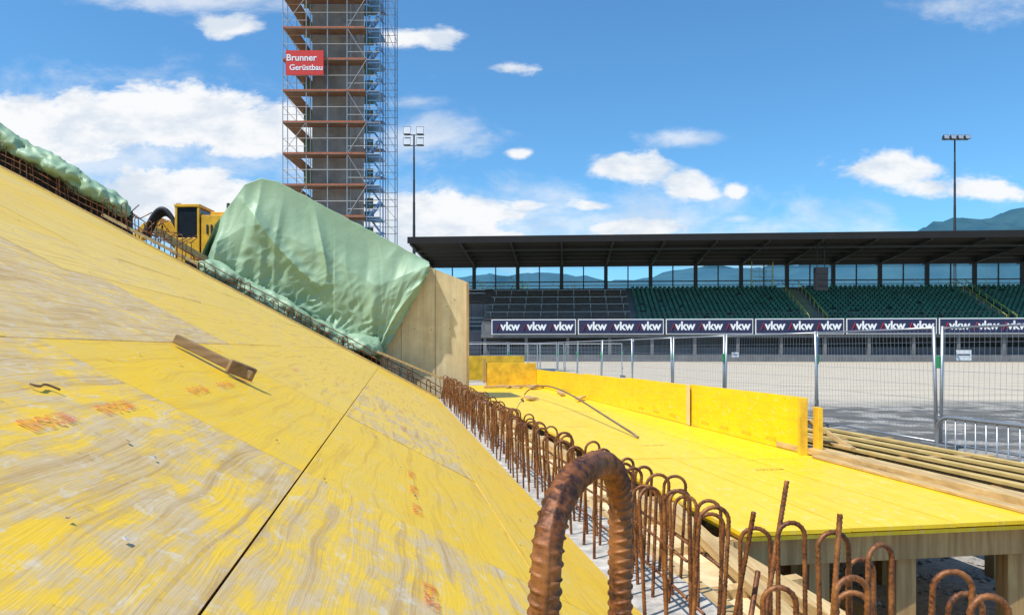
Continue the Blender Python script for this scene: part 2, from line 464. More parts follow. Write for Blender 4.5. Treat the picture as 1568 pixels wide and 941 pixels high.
mb.beam(Q(3.2,3.74,.765),Q(6.6,3.70,.765),.15,.05,'timber')
mb.beam(Q(3.2,3.56,.745),Q(5.9,3.60,.745),.07,.022,'timber')
mb.build('edge_plank',deck,.003)
def up(a,z,n): return Q(a,3.63-n,z)
spec=[(6.15,8.65,DZ+.004,DZ+.5,.02,.0,0),(8.65,11.15,DZ+.004,DZ+.49,.1,.2,0),(11.15,13.65,DZ+.004,DZ+.47,.02,0,0),(13.65,16.15,DZ+.004,DZ+.45,.05,.1,0),(16.15,19.0,DZ+.004,DZ+.43,.1,0,0)]
sheets('upstand_sheets',spec,up,.027,'deck',deck)
def up_mw(a,z):
    p=Q(a,3.622,z);e1=-ex;e2=Vector((0,0,1));e3=e1.cross(e2)
    return Matrix(((e1.x,e2.x,e3.x,p.x),(e1.y,e2.y,e3.y,p.y),(e1.z,e2.z,e3.z,p.z),(0,0,0,1)))
for a in (6.7,7.2,7.7,8.2,9.2,9.8,10.4): text('print_mark','3-SO 27 IIII',.045,'print',up_mw(a,DZ+.07),deck)
mb=MB()
mb.beam(Q(6.10,3.60,DZ),Q(6.10,3.60,DZ+.50),.07,.05,'yboard')
mb.beam(Q(6.04,3.71,DZ),Q(6.04,3.71,DZ+.42),.04,.12,'yboard')
mb.beam(Q(6.3,3.78,DZ+.28),Q(6.0,4.02,DZ+.05),.05,.04,'timber')
mb.beam(Q(6.7,3.9,DZ+.10),Q(5.9,3.95,DZ+.07),.06,.03,'timber')
mb.beam(Q(8.65,3.610,DZ+.005),Q(8.65,3.610,DZ+.49),.012,.14,'ply')
for a in (8,10,12,14,16,18):
    mb.beam(Q(a,3.70,DZ-.1),Q(a,3.70,DZ+.42),.05,.08,'timberz'); mb.beam(Q(a,3.72,DZ+.36),Q(a,4.05,DZ-.05),.05,.05,'timber')
mb.beam(Q(18.3,2.35,DZ+.3),Q(18.3,3.62,DZ+.3),.05,.58,'yboard')
mb.beam(Q(20,2.0,DZ+.42),Q(20,3.62,DZ+.42),.05,.66,'yboard')
mb.beam(Q(17.6,2.2,DZ+.03),Q(17.7,3.5,DZ+.05),.1,.05,'timber')
mb.beam(Q(18.3,2.3,DZ+.1),Q(18.3,2.3,DZ+.7),.08,.08,'timberz')
mb.build('upstand_posts',deck,.003)
mb=MB()
mb.beam(Q(1.9,1.125,.53),Q(13,1.125,.53),.022,.44,'ply')
mb.beam(Q(2.2,1.46,.60),Q(13.0,1.46,.62),.56,.021,'ply')
for c,z in((1.25,.66),(1.62,.665)): mb.beam(Q(2.0+U(0,.3),c,z),Q(12.8,c,z),.08,.06,'timber')
mb.beam(Q(1.9,1.36,.64),Q(4.4,1.70,.70),.07,.05,'timber')
mb.beam(Q(1.75,1.62,.52),Q(3.6,1.66,.52),.06,.1,'timber')
for k in range(16):
    a=2.4+k*.65; mb.beam(Q(a,1.13,.6),Q(a,1.75,.66),.06,.05,'timber')
mb.build('edge_shuttering',deck,.003)
mb=MB()
pts=[]
for i in range(24):
    t=i/23; pts.append(Vector((1.30-1.05*t+.0,7.6+7.2*t, DZ+.02+.42*math.sin(math.pi*t)**.8*(.3+.7*t))))
mb.tube(pts,.012,'greysteel',6)
mb.build('bent_steel_rod')
mb=MB()
pts=[Q(8.3,1.32,.75)+Vector((.16*t,0,.50*t-.16*t*t*t)) for t in [i/14 for i in range(15)]]
for i in range(14): mb.beam(pts[i],pts[i+1],.05,.004,'greysteel',up=(1,0,0.4))
mb.build('bent_steel_strip')
mb=MB()
for i in range(9):
    a=U(11,18.5);c=U(2.2,3.4);an=U(-.5,.5);L=U(.4,1.3)
    mb.beam(Q(a,c,DZ+.025+i*.004),Q(a+L*math.cos(an),c+L*math.sin(an),DZ+.03+i*.004),.09,.035,'timber')
for i in range(12):
    a=U(13,19);c=U(3.9,6);mb.beam(Q(a,c,.3+U(0,.5)),Q(a+U(-.5,.5),c+U(.8,1.6),.3+U(0,.5)),.12,.04,'timber')
mb.build('loose_planks')

# ------------------------------------------------------------ wall with tarp
wl=empty('formwork_wall')
A0,A1=13.8,15.3
poly=[(-.623,0),(-.623,2.89),(.198,3.21),(3.0,4.5),(3.85,3.55),(3.85,0)]
mb=MB()
f=[P(A0,b,0,z) for b,z in poly];k=[P(A1,b,0,z) for b,z in poly];n=len(poly)
mb.add(f+k,[tuple(range(n)),tuple(range(2*n-1,n-1,-1))]+[(i,i+n,(i+1)%n+n,(i+1)%n) for i in range(n)],'ply')
mb.build('wall_body',wl)
mb=MB()
for b in (.0,.62):
    ztop=2.89+(b+.623)*.39
    mb.beam(P(A0-.004,b,0,.6),P(A0-.004,b,0,ztop-.01),.006,.006,'oldtimber')
mb.beam(P(A0-.02,-.60,0,.7),P(A0-.02,-.60,0,2.88),.045,.03,'timberz')
for i in range(12):
    b=U(-.5,1.0);z=U(.9,2.6);mb.beam(P(A0-.004,b,0,z),P(A0-.004,b,0,z+.015),.015,.006,'oldtimber')
mb.build('panel_joints',wl)
def interp(pl,x):
    if x<=pl[0][0]:return pl[0][1]
    for (x0,y0),(x1,y1) in zip(pl,pl[1:]):
        if x<=x1: return y0+(y1-y0)*(x-x0)/(x1-x0)
    return pl[-1][1]
topl=[(.12,3.26),(.2,3.30),(2.8,4.64),(3.08,4.68),(3.35,4.56),(3.6,4.2),(3.85,3.86),(4.08,3.35)]
botl=[(.12,3.10),(.32,2.66),(.85,1.74),(1.0,1.40),(1.2,1.45),(1.84,2.0),(3.08,2.5),(4.08,2.98)]
NT,NSF,NB=260,150,30
vs=[];fs=[]
for i in range(NT+1):
    b=.12+(4.08-.12)*i/NT
    zt=interp(topl,b);zb=interp(botl,b)+.06*noise.noise(Vector((b*6,0,7)))
    for j in range(NB):
        s=1-j/NB
        q=P(A0-.06+s*1.7,b,0,zt-.05*s-.05*math.sin(s*9+b*3)*s+.04*noise.noise(Vector((b*4,s*5,1))))
        vs.append(q)
    for j in range(NSF+1):
        s=j/NSF
        z=zt+(zb-zt)*s
        dx=b-1.15;dz=z-1.25
        ang=math.atan2(dz,dx);rad=math.hypot(dx,dz)
        env=min(1,s*2.5)
        w1=noise.noise(Vector((ang*3.2,rad*.3,2)))
        w2=noise.noise(Vector((ang*9,rad*.6,9)))
        near_apex=1/(1+(rad/.9)**2)
        rd=max(0,1-abs(w1)*4)**1.5*.085*min(1,rad/1.0)+(1-abs(w2)*2)*.06*near_apex*min(1,rad*2)
        vert=0
        if b>2.5:
            vert=max(-.5,(1-abs(noise.noise(Vector((b*3.0+z*.6,z*.4,4))))*4))*.08*min(1,(b-2.5)*1.2)
        cn=noise.noise(Vector((b*5+z*3,z*5,5)))
        cr=(.5-abs(cn)*2)*.06*(s**2.5)+noise.noise(Vector((b*1.3,z*1.3,8)))*.05
        bul=.16*math.sin(math.pi*min(1,s*1.05))
        side=max(0,(b-3.6)/.48)**2*.5
        a=A0-.07-env*(max(-.03,rd+vert+cr)+bul)+side-.10*s*s*(1 if b<1.8 else .3)
        vs.append(P(a,b,0,z+.02*noise.noise(Vector((b*5,s*3,2)))*(1-s)))
W=NB+NSF+1
for i in range(NT):
    for j in range(W-1):
        fs.append((i*W+j,(i+1)*W+j,(i+1)*W+j+1,i*W+j+1))
mb=MB();mb.add(vs,fs,'tarp',True);mb.build('green_tarpaulin')
def roll(name,pts,rad,mat,amp=.5,fl=1.0,seg=28,step=.035,sd=0):
    vs=[];fs=[];L=[]
    P0=[Vector(p) for p in pts]
    for p,q in zip(P0,P0[1:]):
        n=max(1,int((q-p).length/step))
        L+=[p.lerp(q,i/n) for i in range(n)]
    L.append(P0[-1]);n=len(L)
    for i,p in enumerate(L):
        t=(L[min(i+1,n-1)]-L[max(i-1,0)]).normalized();r=t.cross(Vector((0,0,1))).normalized();u=r.cross(t)
        e=min(1,.15+i/6,.15+(n-1-i)/6)
        for j in range(seg):
            an=2*math.pi*j/seg
            d=Vector((math.cos(an),math.sin(an)*fl))
            k=noise.noise(p*2.2+Vector((d.x,d.y,sd))*1.1)+.6*(1-2*abs(noise.noise(p*6+Vector((d.x,d.y,sd))*2)))
            rr=rad*e*(1+amp*k*.8)
            vs.append(p+r*d.x*rr+u*d.y*rr)
    for i in range(n-1):
        for j in range(seg): fs.append((i*seg+j,i*seg+(j+1)%seg,(i+1)*seg+(j+1)%seg,(i+1)*seg+j))
    mb=MB();mb.add(vs,fs,mat,True);return mb.build(name)
roll('tarpaulin_roll',[P(13.5,b,0,OZ+TAN*b+.12+(.12 if b<1.6 else 0)) for b in (.95,1.3,1.6,2.4,3.2,4.1)],.15,'tarp',.95,.9)
roll('tarpaulin_cover',[P(13.45,b,0,OZ+TAN*b+h) for b,h in ((5.15,.32),(5.4,.38),(6.2,.48),(7.1,.50),(8.5,.55),(11.,.55))],.19,'tarp',.95,.7,sd=4)
rc=empty('reinforcement_cage')
mb=MB()
b=-.5
while b<11.5:
    z0=OZ+TAN*b
    a=13.25+U(-.08,.08)
    hh=.22 if b<1 else (.18 if b<4.1 else (.42 if b<5.3 else .38))
    hairpin(mb,P(a,b,0,z0-.5),z0+hh+U(-.05,.05),.09,(U(-.5,.5)+1,U(-.6,.6)),.008,5,step=.03,lean=(U(-.1,.1),0))
    b+=.13
for hh in(.02,.12,.22):
    mb.tube([P(13.22,b,0,OZ+TAN*b+hh+.015*math.sin(b*5)) for b in [-.5+k*.3 for k in range(38)]],.008,'rust',5)
for i in range(40):
    b=U(4.2,5.5);z=OZ+TAN*b+U(.05,.45);a=13.3+U(0,.8)
    mb.tube([P(a,b,0,z),P(a+U(-.2,.2),b+U(-.4,.4),0,z+U(-.2,.2))],.009,'rust',5)
mb.build('bars',rc)
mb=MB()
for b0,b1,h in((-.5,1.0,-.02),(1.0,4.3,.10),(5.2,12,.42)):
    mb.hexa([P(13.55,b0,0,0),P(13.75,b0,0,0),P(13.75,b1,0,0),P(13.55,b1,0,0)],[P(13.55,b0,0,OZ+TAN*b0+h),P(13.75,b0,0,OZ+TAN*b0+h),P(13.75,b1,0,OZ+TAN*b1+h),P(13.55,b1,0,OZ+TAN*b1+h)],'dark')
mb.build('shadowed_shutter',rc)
mb=MB()
mb.beam(P(13.2,1.05,0,1.62),P(13.2,-.55,0,.94),.03,.035,'timber')
mb.beam(P(13.2,5.5,0,OZ+TAN*5.5+.10),P(13.2,4.0,0,OZ+TAN*4.0+.12),.03,.05,'timber')
mb.beam(P(13.9,4.9,0,OZ+TAN*4.9+.30),P(14.2,4.1,0,OZ+TAN*4.1+.25),.05,.12,'timber')
mb.build('guard_boards',rc)

# ------------------------------------------------------------ excavator on embankment
mb=MB()
lo=[(-40,15.5,0),(-5.5,15.5,0),(-5.5,34,0),(-40,34,0)];hi=[(-38,17.5,2.4),(-7.2,17.5,2.4),(-7.2,32,2.4),(-38,32,2.4)]
mb.hexa(lo,hi,'earth');mb.build('earth_embankment')
exv=empty('excavator',(-8.30,20.5,2.45))
exv.scale=(.92,.92,1)
mb=MB()
for y in(-1.0,1.0):
    pts=[(1.5*math.cos(t),y,.42+.38*math.sin(t)) for t in [k*math.pi/12 for k in range(24)]]
    n=24;vs=[(x,y-.22,z) for x,_,z in pts]+[(x,y+.22,z) for x,_,z in pts]
    mb.add(vs,[tuple(range(n)),tuple(range(2*n-1,n-1,-1))]+[(i,i+n,(i+1)%n+n,(i+1)%n) for i in range(n)],'black')
    for x in(-1,-.5,0,.5,1): mb.tube([(x,y-.26,.4),(x,y+.26,.4)],.22,'greysteel',12)
mb.tube([(0,0,.7),(0,0,1.0)],.6,'black',16)
mb.build('tracks',exv)
mb=MB()
mb.box((-.9,-1.1,1.0),(1.0,1.1,1.45),'excy')
mb.box((.1,-1.1,1.46),(1.05,1.1,2.75),'excy')
mb.add([(1.05,-1.1,1.0),(1.45,-.8,1.1),(1.45,.8,1.1),(1.05,1.1,1.0),(1.05,-1.1,2.65),(1.4,-.8,2.5),(1.4,.8,2.5),(1.05,1.1,2.65)],[(0,1,5,4),(1,2,6,5),(2,3,7,6),(4,5,6,7),(0,3,2,1)],'excy')
mb.box((.2,-.7,2.76),(.9,.2,2.9),'excy')
for k in range(4): mb.box((.25+k*.12,-1.125,2.25),(.31+k*.12,-1.102,2.5),'black')
mb.box((.1,-1.13,1.5),(1.0,-1.105,1.75),'black')
mb.build('house',exv,.05)
mb=MB()
mb.box((-.62,-1.08,1.5),(.02,-.1,2.95),'glassdark')
for x in(-.62,.02):
    for y in(-1.08,-.1): mb.beam((x,y,1.46),(x,y,3.0),.07,.07,'excy')
mb.box((-.67,-1.13,2.96),(.07,-.05,3.04),'excy')
mb.box((-.58,-1.11,1.46),(.0,-1.085,2.15),'excy')
mb.tube([(.8,-.9,2.75),(.8,-.9,3.1)],.05,'black',8)
for y in(-.9,-.3): mb.box((-.72,y,2.98),(-.58,y+.15,3.1),'black')
mb.build('cab',exv,.02)
mb=MB()
bp=[(-.55,-.4,1.6),(-.85,-.4,2.25),(-1.25,-.4,2.62),(-1.75,-.4,2.55),(-2.4,-.4,1.9)]
for i in range(4): mb.beam(bp[i],bp[i+1],.3,.26 if i<3 else .22,'excy',up=(0,1,0))
mb.beam((-2.3,-.4,2.0),(-2.8,-.4,.7),.22,.24,'excy',up=(0,1,0))
mb.box((-3.1,-.8,.15),(-2.5,0,.75),'black')
mb.tube([(-.7,-.6,1.8),(-1.25,-.6,2.35)],.06,'greysteel',8)
hp=[(-.55-1.05*t,-1.0,2.15+.78*math.sin(math.pi*(t*.92+.04))) for t in [i/18 for i in range(19)]]
for dy in(0,.1,.2): mb.tube([(x,y+dy,z-dy*.5) for x,y,z in hp],.07,'black',8)
mb.build('boom',exv,.02)

# ------------------------------------------------------------ scaffold tower
tw=empty('scaffold_tower')
X=[-14.6,-13.1,-11.75,-10.5,-9.25,-8.4];YF=[47.0,48.0];YB=[53,54]
ZT=31
mb=MB()
mb.box((-13.0,48.02,0),(-10.55,52.6,ZT),'net');mb.build('tower_shaft',tw)
mb=MB()
def tb(p,q,r=.032,k='alu'): mb.tube([p,q],r,k,4,cap=False)
for x in X:
    for y in YF+YB:
        if x==X[2] and y>47.5: continue
        tb((x,y,0),(x,y,ZT),k='bluealu' if x>=X[4] else 'alu')
for x in (X[0],X[-1]): tb((x,50,0),(x,50,ZT))
nl=15
for k in range(nl):
    z=2*k+.1
    for y in(47.0,54.0):
        for dz in(0,.5,1.0):
            if y==47 and dz==.5:
                tb((X[0],y,z+dz),(X[1],y,z+dz),.02);tb((X[3],y,z+dz),(X[-1],y,z+dz),.02);continue
            tb((X[0],y,z+dz),(X[-1],y,z+dz),.02)
    for x in(X[0],X[-1]):
        for dz in(0,1.0): tb((x,47,z+dz),(x,54,z+dz),.02)
    for i in (0,3):
        a,b=(X[i],X[i+1]) if k%2 else (X[i+1],X[i]); tb((a,46.97,z),(b,46.97,z+2),.02)
mb.build('tubes',tw)
mb=MB()
for k in range(nl+1):
    z=2*k+.1
    mb.box((X[0],47.02,z-.05),(X[4],47.9,z-.001),'bench')
    mb.box((X[0],53.1,z-.05),(X[4],53.9,z-.001),'bench')
    mb.box((X[0]+.02,48,z-.05),(X[0]+.85,53,z-.001),'bench')
    mb.box((X[0],46.94,z),(X[4]-.1,46.97,z+.10),'plank')
mb.build('decks_and_toe_boards',tw)
mb=MB()
for k in range(nl):
    z=2*k+.1
    mb.box((-14.25,50.5,z+.9),(-13.3,50.6,z+1.9),'olive')
    mb.box((-10.05,50.2,z+.25),(-9.4,50.3,z+.95),'olive')
    mb.box((-10.0,50.2,z+1.15),(-9.45,50.3,z+1.85),'olive')
mb.build('panels',tw)
mb=MB()
for k in range(nl):
    z=2*k+.1
    a,b=(-9.2,-8.45)
    for y in (47.1,47.7): mb.beam((a,y,z),(b,y+.0,z+1.0),.04,.10,'bluealu'); mb.beam((b,y+1.0,z+1.0),(a,y+1.0,z+2.0),.04,.10,'bluealu')
    for s in range(5): t=(s+.5)/5; mb.box((a+(b-a)*t-.08,47.1,z+t),(a+(b-a)*t+.08,47.7,z+t+.03),'alu')
    for dz in(.4,.8,1.4,1.8): mb.box((a,47.03,z+dz),(b,47.06,z+dz+.035),'bluealu')
    mb.box((a,47.0,z-.04),(b,49.0,z-.002),'bluealu')
mb.build('stair_unit',tw)
sg=MB();sg.box((-14.35,46.78,19.05),(-11.95,46.84,20.6),'redban');sg.build('scaffolder_banner',tw)
text('banner_text','Brunner',.58,'white',Matrix.Translation((-13.35,46.765,20.12))@FACE,tw)
text('banner_text','Gerüstbau',.50,'white',Matrix.Translation((-13.05,46.765,19.5))@FACE,tw)

# ------------------------------------------------------------ grandstand
gs=empty('stadium_grandstand',(-14.3,104,0),math.radians(-4.2))
LX=98
mb=MB()
mb.add([(0,-2,16.5),(LX,-2,16.5),(LX,16,15.6),(0,16,15.6),(0,-2,17.15),(LX,-2,17.15),(LX,16,16.1),(0,16,16.1)],[(3,2,1,0),(4,5,6,7),(0,1,5,4),(1,2,6,5),(2,3,7,6),(3,0,4,7)],'roof')
for i in range(15):
    x=.4+i*6.95
    mb.add([(x-.15,-1.8,16.48),(x+.15,-1.8,16.48),(x+.15,15.6,15.6),(x-.15,15.6,15.6),(x-.15,-1.8,16.1),(x+.15,-1.8,16.1),(x+.15,15.6,14.7),(x-.15,15.6,14.7)],[(4,5,1,0),(5,6,2,1),(6,7,3,2),(7,4,0,3),(7,6,5,4)],'frame')
for y in(2,6,10): mb.box((.1,y-.1,15.62),(LX-.1,y+.1,15.95-.04*y),'frame')
mb.box((0,-2.12,16.3),(LX,-2.02,17.2),'roof')
mb.build('roof',gs)
mb=MB()
x=0.3
while x<LX:
    mb.box((x-.28,14.0,4),(x+.28,14.4,15.3),'frame')
    mb.box((x+3.36,14.1,11.2),(x+3.54,14.2,15.2),'frame')
    mb.box((x+1.72,14.1,11.2),(x+1.78,14.2,12.3),'galv')
    mb.box((x+5.1,14.1,11.2),(x+5.16,14.2,12.3),'galv')
    x+=6.95
for z,h in((14.7,.75),(12.25,.16),(11.7,.08),(11.1,.18)): mb.box((0.3,14.12,z),(LX,14.3,z+h),'frame')
mb.build('rear_frame',gs)
mb=MB();mb.add([(.3,14.22,11.2),(LX,14.22,11.2),(LX,14.22,15.1),(.3,14.22,15.1)],[(0,1,2,3)],'glass');mb.build('rear_glazing',gs)
mb=MB()
NR=14
for i in range(NR):
    y=.4+i*.96;z=5.2+i*.42
    mb.box((10 if i<8 else 3,y,3.4),(LX,y+.955,z),'concdark')
mb.box((3,13.85,3.4),(LX,14.35,11.1),'wallgrey')
mb.box((10,-.05,3.3),(LX,.39,3.8),'concdark')
mb.build('terraces',gs)
mb=MB()
aisles=[(54.8,57.4),(80.5,82)]
for i in range(NR):
    y=.6+i*.96;z=5.2+i*.42
    x=32
    while x<LX-1:
        if not any(a<x<b for a,b in aisles):
            if R()<.97:
                mb.box((x,y+.42,z+.18),(x+.46,y+.49,z+.85),'seat')
                mb.box((x,y,z+.36),(x+.46,y+.42,z+.44),'seat')
        x+=.70
mb.build('seats',gs)
mb=MB()
for i in range(NR):
    y=.6+i*.96;z=5.2+i*.42
    mb.box((10.5 if i<8 else 3.5,y+.05,z+.3),(31,y+.45,z+.38),'bench')
    if i%3==2:
        mb.box((10.5,y+.5,z+1.0),(31,y+.54,z+1.05),'galv')
        for q in range(9): mb.box((11+q*2.4,y+.5,z),(11.06+q*2.4,y+.55,z+1.05),'galv')
for z in(6.3,6.75): mb.box((10,.1,z),(LX,.14,z+.04),'frame')
q=10
while q<LX: mb.box((q,.1,5.2),(q+.06,.15,6.8),'frame');q+=2.3
mb.build('benches_and_rails',gs)
mb=MB()
for a,b in aisles:
    for i in range(NR*2):
        y=.4+i*.48;z=5.2+i*.21; mb.box((a+.3,y,z),(b-.3,y+.12,z+.03),'yellowgreen')
    for xx in(a+.1,b-.1): mb.tube([(xx,.4,6.2),(xx,13.5,12.2)],.05,'yellowgreen',5); 
    for xx in(a+.1,b-.1):
        for q in range(8): mb.box((xx-.03,.5+q*1.8,5.2+q*.8),(xx+.03,.56+q*1.8,6.3+q*.83),'yellowgreen')
for x in(50.5,): 
    mb.beam((x,13.9,11.2),(x,13.9,15.2),.12,.12,'yellowgreen');mb.beam((x+3.2,13.9,11.2),(x+3.2,13.9,15.2),.12,.12,'yellowgreen')
    for q in range(5): mb.box((x,13.85,11.3+q*.8),(x+3.2,13.95,11.36+q*.8),'yellowgreen')
mb.build('aisle_stairs',gs)
mb=MB()
x=11.5;bn=[]
while x<LX-11:
    bn.append(x)
    mb.box((x,-.30,3.75),(x+11.7,-.22,5.85),'white')
    mb.box((x+.12,-.34,3.87),(x+11.58,-.305,5.73),'navy')
    mb.box((x+11.75,-.3,3.7),(x+11.9,-.15,5.95),'frame')
    x+=12.0
mb.build('advertising_boards',gs)
for bx in bn:
    for k in range(3):
        cx=bx+2.2+k*3.7
        text('board_lettering','vkw',1.6,'white',Matrix.Translation((cx+.4,-.36,4.85))@FACE,gs,off=.03)
        t=MB();t.beam((cx-1.5,-.36,4.3),(cx-1.1,-.36,5.3),.02,.22,'redp',up=(0,1,0));t.beam((cx-1.2,-.37,4.95),(cx-.85,-.37,4.4),.02,.16,'redp',up=(0,1,0));t.build('board_mark',gs)
mb=MB()
mb.box((3,6,0),(LX,6.3,3.35),'wallgrey')
for i in range(16):
    x=10.3+i*5.8; mb.box((x,.2,0),(x+.4,.6,3.3),'concdark')
    if i%2: mb.box((x+1.5,5.9,.02),(x+3.4,5.99,2.4),'black')
    else: mb.box((x+1.2,5.9,1.2),(x+4.2,5.99,2.3),'frame')
mb.box((10,-.1,0),(LX,.1,.95),'concdark')
mb.box((10.2,1.5,0),(LX,1.6,2.0),'wallgrey')
mb.build('undercroft',gs)
mb=MB()
mb.box((1,5,0),(9.5,13,4.3),'wallgrey')
for z in(5.1,5.7,6.3,9.9,10.4): mb.box((1,5.0,z),(10,5.06,z+.07),'galv')
for k in range(6): mb.box((1.2+k*1.7,5.0,4.3),(1.28+k*1.7,5.08,10.4),'frame')
mb.box((1,5,4.31),(10,13,4.5),'concdark')
mb.build('end_block',gs)
sp=empty('loudspeaker',(55.9-14.3,99.0,0))
mb=MB()
mb.add([(-.8,0,9.6),(.8,0,9.6),(.8,.9,9.9),(-.8,.9,9.9),(-.8,-.1,12.7),(.8,-.1,12.7),(.8,.9,12.7),(-.8,.9,12.7)],[(3,2,1,0),(4,5,6,7),(0,1,5,4),(1,2,6,5),(2,3,7,6),(3,0,4,7)],'black')
for z in(10.3,11.1,11.9): mb.box((-.7,-.12,z),(.7,-.02,z+.06),'frame')
mb.tube([(-.5,.4,12.7),(-.5,.4,16.6)],.05,'black',5);mb.tube([(.5,.4,12.7),(.5,.4,16.6)],.05,'black',5)
mb.build('cabinet',sp)

# ------------------------------------------------------------ floodlights
def flood(x,y,zt,rows,cols,w,h,gapx):
    e=empty('floodlight_mast',(x,y,0))
    mb=MB()
    n=10
    for i in range(n):
        r0=.36-.025*i
        mb.tube([(0,0,zt*i/n),(0,0,zt*(i+1)/n)],r0,'frame',10,cap=False)
    mb.build('mast',e)
    mb=MB()
    for r in range(rows):
        z=zt-r*h*1.35
        W=(cols-1)*gapx/2
        mb.box((-W-w/2,-.1,z-.1),(W+w/2,.1,z+.05),'galv')
        for c in range(cols):
            cx=-W+c*gapx
            mb.add([(cx-w/2,-.9,z-.1),(cx+w/2,-.9,z-.1),(cx+w*.35,.1,z),(cx-w*.35,.1,z),(cx-w/2,-.6,z+h*.9),(cx+w/2,-.6,z+h*.9),(cx+w*.35,.1,z+h*.6),(cx-w*.35,.1,z+h*.6)],[(3,2,1,0),(4,5,6,7),(1,2,6,5),(2,3,7,6),(3,0,4,7)],'frame')
            mb.add([(cx-w/2+.05,-.895,z-.05),(cx+w/2-.05,-.895,z-.05),(cx+w/2-.05,-.61,z+h*.85),(cx-w/2+.05,-.61,z+h*.85)],[(0,1,2,3)],'alu')
    mb.build('lamp_heads',e)
flood(-16.6,125,38,2,2,1.25,1.35,2.2)
flood(78.0,130,38.6,1,4,.9,.8,1.25)

# ------------------------------------------------------------ fences
def fence_panel(p,q,idx,sign=False):
    e=empty('construction_fence');mb=MB()
    p=Vector((p[0],p[1],0));q=Vector((q[0],q[1],0));L=(q-p).length;d=(q-p)/L
    lean=Vector((U(-.03,.03),0,1))
    def at(s,z): return p+d*s+lean*z
    far=p.y>30
    for s in(.04,L-.04): mb.tube([at(s,.05),at(s,2.03)],.028,'galv',8 if not far else 4)
    for z in(.15,2.0): mb.tube([at(.04,z),at(L-.04,z)],.019 if z>1 else .017,'galv',6 if not far else 4)
    n=int(L/(.10 if not far else .2))
    for i in range(1,n): mb.tube([at(L*i/n,.15),at(L*i/n,2.0)],.0026 if not far else .003,'galv',3,cap=False)
    for i in range(1,8): mb.tube([at(.04,.15+i*.231),at(L-.04,.15+i*.231)],.0026,'galv',3,cap=False)
    mb.build('mesh_panel',e)
    mb=MB();c=at(0,0);mb.box((c.x-.11,c.y-.35,0.002),(c.x+.11,c.y+.35,.13),'concdark');
    mb.box((c.x-.035,c.y-.05,1.35),(c.x+.035,c.y+.05,1.55),'clampgreen');mb.box((c.x-.03,c.y-.05,.5),(c.x+.03,c.y+.05,.6),'galv')
    mb.build('foot_and_clamp',e,.01)
line=[(7.5,8.5),(6.94,12),(6.4,15.5),(5.4,18.8),(4.83,22.2),(4.17,25.6),(3.5,29),(2.85,32.4),(2.2,35.8),(1.5,39.2),(.9,42.6)]
for i,(p,q) in enumerate(zip(line,line[1:])): fence_panel(q,p,i)
l2=[(6.6,44),(3.2,44.8),(-.2,45.5),(-3.6,46.2)]
for i,(p,q) in enumerate(zip(l2,l2[1:])): fence_panel(p,q,i)
l3=[(-2.4,34),(-.2,36.6),(1.4,39.6)]
for i,(p,q) in enumerate(zip(l3,l3[1:])): fence_panel(p,q,i)
for x,y,z,s in((7.32,12.0,1.56,.24),(5.7,18.9,1.52,.18)):
    mb=MB();mb.box((x-s/2,y-.05,z-s*.35),(x+s/2,y-.04,z+s*.35),'white');mb.box((x-s/2+.02,y-.053,z+.0),(x+s/2-.02,y-.0505,z+.02),'frame');mb.build('notice_plate')
cb=empty('crowd_barrier');mb=MB()
p=Vector((4.40,7.65,0));d=Vector((.23,-1,0)).normalized();L=2.3
def at(s,z): return p+d*s+Vector((0,0,z))
pts=[at(0,0.02)]+[at(0,.2+.14*i) for i in range(5)]
for i in range(1,9): t=math.pi/2*i/8;pts.append(at(.16*(1-math.cos(t)),.80+.16*math.sin(t)))
pts.append(at(L-.16,.96))
for i in range(1,9): t=math.pi/2*i/8;pts.append(at(L-.16+.16*math.sin(t),.80+.16*math.cos(t)))
pts.append(at(L,.02))
mb.tube(pts,.019,'galv',10);mb.tube([at(0,.22),at(L,.22)],.015,'galv',8)
for i in range(1,19): mb.tube([at(L*i/19,.22),at(L*i/19,.95)],.0075,'galv',6)
for s in(.3,L-.3): mb.tube([at(s,.02)+Vector((.3,.07,0)),at(s,.22),at(s,.02)-Vector((.3,.07,0))],.015,'galv',6)
mb.build('barrier_frame',cb)

# ------------------------------------------------------------ ground, stones, hills, trees
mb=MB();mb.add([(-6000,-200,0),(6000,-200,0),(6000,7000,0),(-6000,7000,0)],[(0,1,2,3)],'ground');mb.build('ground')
mb=MB()
for i in range(5200):
    y=U(2.6,12) ;x=U(1.2,6.5) if R()<.8 else U(1,14)
    s=U(.006,.026)*(1.3 if y>5 else 1)
    vs=[Vector((x,y,s*.3))+Vector(v)*s*U(.7,1.3) for v in((1,0,0),(0,1,0),(-1,.1,0),(0,-1,0),(.1,.1,.75),(0,0,-.6))]
    mb.add(vs,[(0,1,4),(1,2,4),(2,3,4),(3,0,4),(1,0,5),(2,1,5),(3,2,5),(0,3,5)],'stone')
mb.build('gravel')
def ridge(name,dist,prof,depth,amp,sd):
    nx,ny=260,14;vs=[];fs=[]
    for i in range(nx+1):
        X=-1.6+3.4*i/nx
        h=interp(prof,X)
        for j in range(ny+1):
            t=j/ny;y=dist+depth*(t-1)
            z=h*dist*(math.sin(t*math.pi/2))
            z*=1+amp*noise.fractal(Vector((X*9,t*2,sd)),.8,2.1,6)
            vs.append((X*y,y,max(z,-2)))
    for i in range(nx):
        for j in range(ny): fs.append((i*(ny+1)+j,(i+1)*(ny+1)+j,(i+1)*(ny+1)+j+1,i*(ny+1)+j+1))
    mb=MB();mb.add(vs,fs,'hill',True);mb.build(name)
def px(x): return (x-784)/1130
def ph(y): return (535-y)/1130
